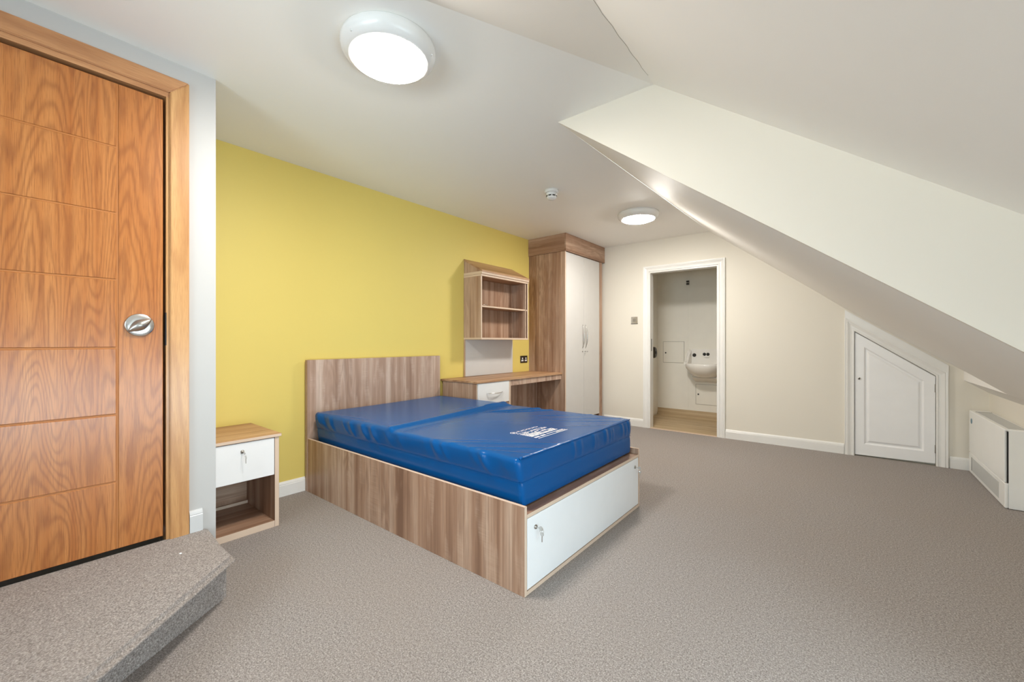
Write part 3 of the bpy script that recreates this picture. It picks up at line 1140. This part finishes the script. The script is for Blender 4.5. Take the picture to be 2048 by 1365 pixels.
# ================================================================== desk
dk = thing('desk', 'oak-effect wall desk with one white drawer beside the bed', 'desk', (-2.87, 3.46, 0))
DKX = -2.622
box('desktop', dk, M['lam_y'], (XW + 0.002, DKX, 2.730, 4.196, 0.7155, 0.734), 0.0015)
box('side_panel', dk, M['lam_z'], (XW + 0.018, -2.640, 2.742, 2.758, 0.0, 0.7155), 0.0008, M['edge'])
box('side_panel', dk, M['lam_z'], (XW + 0.018, -2.634, 3.208, 3.237, 0.0, 0.7155), 0.0008, M['edge'])
dr = box('drawer_front', dk, M['white_drawer'], (-2.648, -2.630, 2.7585, 3.206, 0.506, 0.713), 0.0015)
pts = []
rad = []
for k in range(13):
    t = k / 12
    y = 2.872 + 0.232 * t
    pts.append((-2.628 + 0.030 * math.sin(math.pi * t) ** 0.7, y, 0.614 - 0.006 * math.sin(math.pi * t)))
    rad.append(0.0035 + 0.0055 * math.sin(math.pi * t))
bow_handle(dr, pts, rad, 0.6)
box('cupboard_front', dk, M['lam_y2'], (-2.652, -2.634, 2.7585, 3.206, 0.06, 0.502), 0.001)
box('plinth', dk, M['lam_y2'], (-2.70, -2.682, 2.758, 3.208, 0.0, 0.058), 0)
box('apron', dk, M['lam_z2'], (-2.652, -2.634, 3.237, 4.194, 0.657, 0.7155), 0.0008)
box('modesty_panel', dk, M['lam_z2'], (-3.006, -2.990, 3.237, 4.194, 0.02, 0.7155), 0)

# ================================================================== shelf unit above the desk
sh = thing('shelf_unit', 'oak-effect open wall shelf with sloping top above the desk', 'shelf', (-2.99, 3.45, 0.736))
SY0, SY1, SXF = 3.049, 3.852, -2.874
bp = box('back_panel', sh, M['white_board'], (XW + 0.001, XW + 0.016, SY0 + 0.006, SY1, 0.736, 1.125), 0.0008)
box('panel_edge', sh, M['lam_z'], (XW + 0.001, XW + 0.020, SY0, SY0 + 0.006, 0.736, 1.125), 0)
bm = bmesh.new()
for (a, b) in ((SY0, SY0 + 0.018),):
    prism(bm, [(XW + 0.001, 1.146), (SXF, 1.146), (SXF, 1.775), (XW + 0.001, 1.775)], 'y', a, b)
obj('side_panel', bm, M['lam_z'], sh)
bm = bmesh.new()
prism(bm, [(XW + 0.001, 1.146), (SXF, 1.146), (SXF, 1.775), (XW + 0.001, 1.775)], 'y', SY1 - 0.018, SY1)
obj('side_panel', bm, M['lam_z'], sh)
box('door_stop', sh, M['lam_z'], (SXF - 0.10, SXF - 0.004, SY1 - 0.052, SY1 - 0.040, 1.146, 1.775), 0.0005, M['edge'])
for a, b in ((SY0, SY0 + 0.018), (SY1 - 0.018, SY1)):
    box('front_lipping', sh, M['edge'], (SXF, SXF + 0.0015, a, b, 1.146, 1.775), 0)
box('bottom', sh, M['lam_y'], (XW + 0.001, SXF + 0.004, SY0, SY1, 1.126, 1.146), 0.0008, M['edge'])
box('shelf', sh, M['lam_y'], (XW + 0.03, SXF - 0.004, SY0 + 0.018, SY1 - 0.018, 1.459, 1.476), 0.0008, M['edge'])
box('inner_back', sh, M['lam_z'], (XW + 0.016, XW + 0.030, SY0 + 0.018, SY1 - 0.018, 1.146, 1.775), 0)
box('cornice', sh, M['lam_y'], (XW + 0.001, SXF + 0.006, SY0, SY1, 1.775, 1.795), 0.0008, M['edge'])
box('cornice', sh, M['lam_y'], (XW + 0.001, SXF + 0.014, SY0, SY1, 1.796, 1.824), 0.0008, M['edge'])
bm = bmesh.new()
prism(bm, [(XW + 0.001, 1.824), (SXF + 0.008, 1.824), (XW + 0.001, 1.955)], 'y', SY0 + 0.004, SY1 - 0.004)
obj('gable_fill', bm, M['lam_z'], sh)
bm = bmesh.new()
prism(bm, [(XW + 0.001, 1.957), (SXF + 0.018, 1.818), (SXF + 0.018, 1.834), (XW + 0.001, 1.975)], 'y', SY0, SY1)
obj('sloping_top', bm, M['lam_y'], sh)

# thin pale strap lying on the shelf
bm = bmesh.new()
pts = [(-2.915 + 0.01 * math.sin(k), 3.09 + 0.011 * k, 1.4795 + 0.012 * math.sin(math.pi * k / 10)) for k in range(11)]
tube(bm, pts, [0.002 + 0.003 * math.sin(math.pi * k / 10) for k in range(11)], 8, 0.6)
tag(obj('drawer_pull', bm, M['steel'], None, True), 'loose curved metal pull lying on the open wall shelf', 'handle')

# ================================================================== wardrobe
wd = thing('wardrobe', 'tall oak-effect wardrobe with two white doors in the corner', 'wardrobe', (-2.85, 4.68, 0))
WF = -2.582
box('side_panel', wd, M['lam_z'], (XW + 0.001, WF - 0.001, 4.198, 4.216, 0.0, 2.186), 0.0008, M['edge'])
box('side_panel', wd, M['lam_z'], (XW + 0.02, WF, 5.072, 5.150, 0.0, 2.186), 0.0008, None)
box('carcass', wd, M['lam_z'], (XW + 0.02, WF - 0.022, 4.216, 5.072, 0.135, 2.390), 0)
box('plinth', wd, M['lam_y2'], (XW + 0.02, WF - 0.05, 4.216, 5.072, 0.0, 0.135), 0)
box('pelmet', wd, M['lam_y2'], (WF - 0.002, WF + 0.016, 4.186, 5.200, 2.184, ZC - 0.001), 0.001)
box('pelmet', wd, M['lam_x'], (XW + 0.001, WF - 0.002, 4.186, 4.204, 2.187, ZC - 0.001), 0.0005)
for k, (a, b) in enumerate(((4.2185, 4.6425), (4.6465, 5.068))):
    dd = box('door', wd, M['white_board'], (WF - 0.018, WF, a, b, 0.138, 2.178), 0.0012)
    yy = 4.608 if k == 0 else 4.684
    pts, rad = [], []
    for j in range(13):
        t = j / 12
        pts.append((WF + 0.002 + 0.032 * math.sin(math.pi * t) ** 0.7, yy, 1.022 + 0.298 * t))
        rad.append(0.0035 + 0.0065 * math.sin(math.pi * t))
    bow_handle(dd, pts, rad, 0.6)
    lock_and_keys(dd, WF, yy, 0.980, hang=(k == 0), s=0.9)

# ================================================================== wall plates
so = thing('wall_socket', 'dark bronze double power socket above the desk', 'socket', (XW, 4.088, 0.885))
box('plate', so, M['bronze'], (XW, XW + 0.008, 4.017, 4.160, 0.841, 0.929), 0.003)
for yy in (4.054, 4.124):
    box('insert', so, M['plastic'], (XW + 0.007, XW + 0.0095, yy - 0.021, yy + 0.021, 0.861, 0.878), 0.001)
    box('switch_rocker', so, M['plastic'], (XW + 0.007, XW + 0.0115, yy - 0.009, yy + 0.009, 0.886, 0.906), 0.001)
sw = thing('light_switch', 'brushed metal light switch beside the washroom doorway', 'switch', (-2.144, YB, 1.386))
box('plate', sw, M['steel'], (-2.188, -2.100, YB - 0.006, YB, 1.341, 1.431), 0.002)
box('rocker', sw, M['steel_dark'], (-2.164, -2.124, YB - 0.0095, YB - 0.005, 1.368, 1.404), 0.001)
for xx in (-2.178, -2.110):
    bm = bmesh.new()
    lathe(bm, [(0.0035, 0), (0.0035, -0.0075)], (xx, YB, 1.386), 'y', 10)
    obj('screw', bm, M['steel_dark'], sw)
box('shadow_strip', sw, M['bronze'], (-2.190, -2.098, YB - 0.003, YB, 1.336, 1.345), 0)  # dark strip set in as shade along the plate's lower edge


# ================================================================== ceiling lamps and detector
def ceiling_lamp(cx, cy, label):
    t = thing('ceiling_lamp', label, 'lamp', (cx, cy, ZC), 'round flush ceiling lamps')
    bm = bmesh.new()
    lathe(bm, [(0.196, 0.0), (0.200, -0.006), (0.201, -0.018), (0.199, -0.030), (0.192, -0.044), (0.180, -0.056), (0.168, -0.062), (0.161, -0.0635), (0.158, -0.060)], (cx, cy, ZC), 'z', 72, True, False)
    obj('housing', bm, M['plastic'], t, True)
    bm = bmesh.new()
    lathe(bm, [(0.159, -0.0610), (0.152, -0.0665), (0.135, -0.0730), (0.10, -0.0790), (0.06, -0.0830), (0.004, -0.0845)], (cx, cy, ZC), 'z', 72, False, True)
    obj('diffuser', bm, M['diffuser'], t, True)
    for k in range(3):
        a = math.radians(35 + 120 * k)
        bm = bmesh.new()
        lathe(bm, [(0.006, 0.0), (0.006, -0.004), (0.004, -0.006)], (cx + 0.188 * math.cos(a), cy + 0.188 * math.sin(a), ZC - 0.044), 'z', 12)
        obj('screw_cap', bm, M['plastic'], t, True)
    return t


ceiling_lamp(-1.553, 1.064, 'lit round white ceiling lamp closest to the oak door')
ceiling_lamp(-1.618, 4.02, 'lit round white ceiling lamp nearest the wardrobe')

sd_ = thing('smoke_detector', 'small white smoke detector on the flat ceiling', 'detector', (-1.948, 2.945, ZC))
bm = bmesh.new()
lathe(bm, [(0.060, 0.0), (0.061, -0.018), (0.058, -0.024), (0.050, -0.026)], (-1.948, 2.945, ZC), 'z', 40)
obj('base', bm, M['plastic'], sd_, True)
bm = bmesh.new()
lathe(bm, [(0.048, -0.026), (0.048, -0.040), (0.044, -0.043), (0.044, -0.060), (0.041, -0.068), (0.028, -0.079), (0.004, -0.083)], (-1.948, 2.945, ZC), 'z', 40)
hd = obj('head', bm, M['plastic'], sd_, True)
for k in range(8):
    a = 2 * math.pi * k / 8 + 0.25
    c, s_ = math.cos(a), math.sin(a)
    bm = bmesh.new()
    add_box(bm, 0.036, 0.0448, -0.0125, 0.0125, -0.058, -0.048)
    bmesh.ops.rotate(bm, verts=bm.verts, cent=(0, 0, 0), matrix=Matrix.Rotation(a, 3, 'Z'))
    bmesh.ops.translate(bm, verts=bm.verts, vec=(-1.948, 2.945, ZC))
    obj('vent_slot', bm, M['black'], hd)

# ================================================================== storage heater
ht = thing('storage_heater', 'white storage heater standing against the low eaves wall', 'heater', (0.88, 4.66, 0))
HXF, HXB, HY0, HY1, HT = 0.822, XK - 0.004, 4.158, 5.165, 0.520
box('body', ht, M['heater'], (HXF + 0.014, HXB, HY0 + 0.004, HY1 - 0.004, 0.006, HT - 0.006), 0.004)
box('front_panel', ht, M['heater'], (HXF, HXF + 0.012, HY0 + 0.020, HY1, 0.170, HT), 0.003)
lp = box('lower_panel', ht, M['heater'], (HXF - 0.001, HXF + 0.014, HY0, HY1, 0.004, 0.166), 0.003)
box('outlet_grille', ht, M['grille'], (HXF - 0.0025, HXF, HY0 + 0.13, HY1 - 0.13, 0.030, 0.140), 0.001)
for k in range(12):
    zz = 0.032 + k * 0.0092
    box('vent_slot', lp, M['black'], (HXF - 0.002, HXF, HY1 - 0.115, HY1 - 0.085, zz, zz + 0.005), 0)
box('side_cover', ht, M['heater'], (HXF + 0.016, HXB, HY0 - 0.003, HY0 + 0.004, 0.004, HT - 0.001), 0.001)
box('cover_gap', ht, M['dark'], (HXF + 0.010, HXF + 0.018, HY0 + 0.002, HY0 + 0.014, 0.170, HT - 0.012), 0)
tp = box('top_panel', ht, M['heater'], (HXF + 0.002, HXB, HY0, HY1, HT - 0.006, HT + 0.002), 0.002)
box('top_grille', ht, M['grille'], (HXF + 0.022, HXB - 0.012, HY0 + 0.04, HY1 - 0.13, HT + 0.0015, HT + 0.0040), 0.0008)
for k in range(10):
    xx = HXF + 0.020 + k * 0.0092
    box('vent_slot', tp, M['black'], (xx, xx + 0.006, HY1 - 0.125, HY1 - 0.095, HT + 0.0015, HT + 0.0030), 0)
bm = bmesh.new()
lathe(bm, [(0.022, 0.0), (0.022, -0.002), (0.018, -0.003)], (HXF, HY1 - 0.085, 0.440), 'x', 28)
obj('badge', bm, M['badge'], ht, True)
for yy in (HY0 + 0.06, HY1 - 0.06):
    box('foot', ht, M['heater'], (HXF + 0.02, HXB - 0.02, yy - 0.02, yy + 0.02, 0.0, 0.006), 0)

# ================================================================== washroom things
bs = thing('washbasin', 'white wall-hung washbasin with black taps in the washroom', 'washbasin', (-1.53, YQ, 0.55))
BC = -1.52
bm = bmesh.new()
seg = 36
rings = []
# outer shell from the underside up over the rim and down into the bowl
prof = [(0.30, 0.600, 0.16), (0.62, 0.625, 0.24), (0.82, 0.680, 0.31), (0.95, 0.735, 0.345), (1.0, 0.775, 0.355), (0.985, 0.795, 0.352), (0.93, 0.803, 0.335), (0.86, 0.797, 0.31), (0.80, 0.770, 0.285), (0.62, 0.715, 0.22), (0.25, 0.685, 0.12)]
for k_s, z, dep in prof:
    ring = []
    for j in range(seg + 1):
        a = math.pi * j / seg
        e_ = 2.6
        ca, sa = math.cos(a), math.sin(a)
        xx = 0.265 * k_s * math.copysign(abs(ca) ** (2 / e_), ca)
        yy = dep * abs(sa) ** (2 / e_)
        ring.append(bm.verts.new((BC - xx, YQ - 0.03 - yy, z)))
    rings.append(ring)
for A, B in zip(rings, rings[1:]):
    for j in range(seg):
        bm.faces.new([A[j], A[j + 1], B[j + 1], B[j]])
bm.faces.new(rings[0])
bm.faces.new(rings[-1])
obj('bowl', bm, M['ceramic'], bs, True)
bm = bmesh.new()
pts = [(BC - 0.255, 0.66), (BC + 0.255, 0.66), (BC + 0.265, 0.80), (BC + 0.250, 0.95), (BC + 0.215, 1.0), (BC - 0.215, 1.0), (BC - 0.250, 0.95), (BC - 0.265, 0.80)]
prism(bm, pts, 'y', YQ - 0.032, YQ)
bmesh.ops.bevel(bm, geom=bm.edges[:], offset=0.008, segments=2, affect='EDGES')
obj('upstand', bm, M['ceramic'], bs)
for sx in (-1, 1):      # arms that fall from the upstand to the rim
    bm = bmesh.new()
    prism(bm, [(YQ - 0.025, 0.998), (YQ - 0.06, 0.985), (YQ - 0.11, 0.90), (YQ - 0.17, 0.835), (YQ - 0.25, 0.806), (YQ - 0.25, 0.76), (YQ - 0.025, 0.74)], 'x', BC + sx * 0.205, BC + sx * 0.257)
    bmesh.ops.bevel(bm, geom=bm.edges[:], offset=0.014, segments=3, affect='EDGES')
    obj('arm', bm, M['ceramic'], bs)
for xx, zz, r in ((-1.687, 0.912, 0.017), (-1.552, 0.927, 0.0145), (-1.505, 0.927, 0.0145)):
    bm = bmesh.new()
    lathe(bm, [(r * 1.5, 0), (r * 1.5, -0.004), (r, -0.006), (r, -0.014), (r * 0.8, -0.017)], (xx, YQ - 0.032, zz), 'y', 20)
    o_ = obj('tap_button', bm, M['black'], bs, True)
bm = bmesh.new()
add_box(bm, BC - 0.035, BC + 0.035, YQ - 0.050, YQ - 0.032, 0.880, 0.900)
bmesh.ops.bevel(bm, geom=bm.edges[:], offset=0.004, segments=2, affect='EDGES')
obj('spout', bm, M['ceramic'], bs)
bm = bmesh.new()
pts = [(BC - 0.16, 0.40), (BC + 0.16, 0.40), (BC + 0.20, 0.66), (BC - 0.20, 0.66)]
prism(bm, [(YQ, 0.52), (YQ - 0.10, 0.56), (YQ - 0.16, 0.605), (YQ, 0.68)], 'x', BC - 0.17, BC + 0.17)
bmesh.ops.bevel(bm, geom=bm.edges[:], offset=0.015, segments=2, affect='EDGES')
obj('trap_cover', bm, M['ceramic'], bs)


def access_panel(x0, x1, z0, z1, bx, bz, label):
    t = thing('access_panel', label, 'panel', ((x0 + x1) / 2, YQ, z0), 'access panels in the washroom wall')
    box('shadow_line', t, M['steel_dark'], (x0 - 0.005, x1 + 0.005, YQ - 0.0015, YQ, z0 - 0.005, z1 + 0.005), 0)
    p = box('cover', t, M['wash'], (x0, x1, YQ - 0.005, YQ - 0.001, z0, z1), 0.0008)
    bm = bmesh.new()
    lathe(bm, [(0.011, 0), (0.011, -0.004), (0.008, -0.006)], (bx, YQ - 0.005, bz), 'y', 16)
    obj('lock', bm, M['black'], p, True)


access_panel(-2.139, -1.840, 0.795, 1.104, -2.104, 0.938, 'square lockable access panel beside the washbasin')
access_panel(-1.672, -1.372, 0.206, 0.490, -1.640, 0.348, 'square lockable access panel below the washbasin')

hk = thing('robe_hook', 'small dark double hook high on the washroom wall', 'hook', (-1.784, YQ, 1.97))
box('plate', hk, M['steel_dark'], (-1.806, -1.762, YQ - 0.006, YQ, 1.935, 2.0), 0.002)
for zz in (1.950, 1.985):
    box('prong', hk, M['black'], (-1.802, -1.766, YQ - 0.030, YQ - 0.005, zz - 0.010, zz + 0.010), 0.003)

kn = thing('roll_holder', 'dark round holder on the washroom side wall', 'holder', (-2.225, 5.80, 0.87))
bm = bmesh.new()
lathe(bm, [(0.076, 0.0), (0.080, 0.01), (0.080, 0.125), (0.072, 0.142), (0.020, 0.147)], (-2.225, 5.80, 0.952), 'x', 32)
obj('drum', bm, M['bronze'], kn, True)
bm = bmesh.new()
lathe(bm, [(0.022, 0.145), (0.022, 0.152), (0.016, 0.155)], (-2.225, 5.80, 0.952), 'x', 20)
obj('hub', bm, M['black'], kn, True)

# ================================================================== lint on the step
bm = bmesh.new()
bmesh.ops.create_icosphere(bm, subdivisions=2, radius=0.006)
for v_ in bm.verts:
    v_.co *= 0.6 + 0.6 * random.random()
    v_.co.z *= 0.5
bmesh.ops.translate(bm, verts=bm.verts, vec=(-2.20, 0.475, ZS + 0.003))
tag(obj('lint_scrap', bm, M['lint']), 'tiny white scrap of lint on the carpeted step', 'lint')
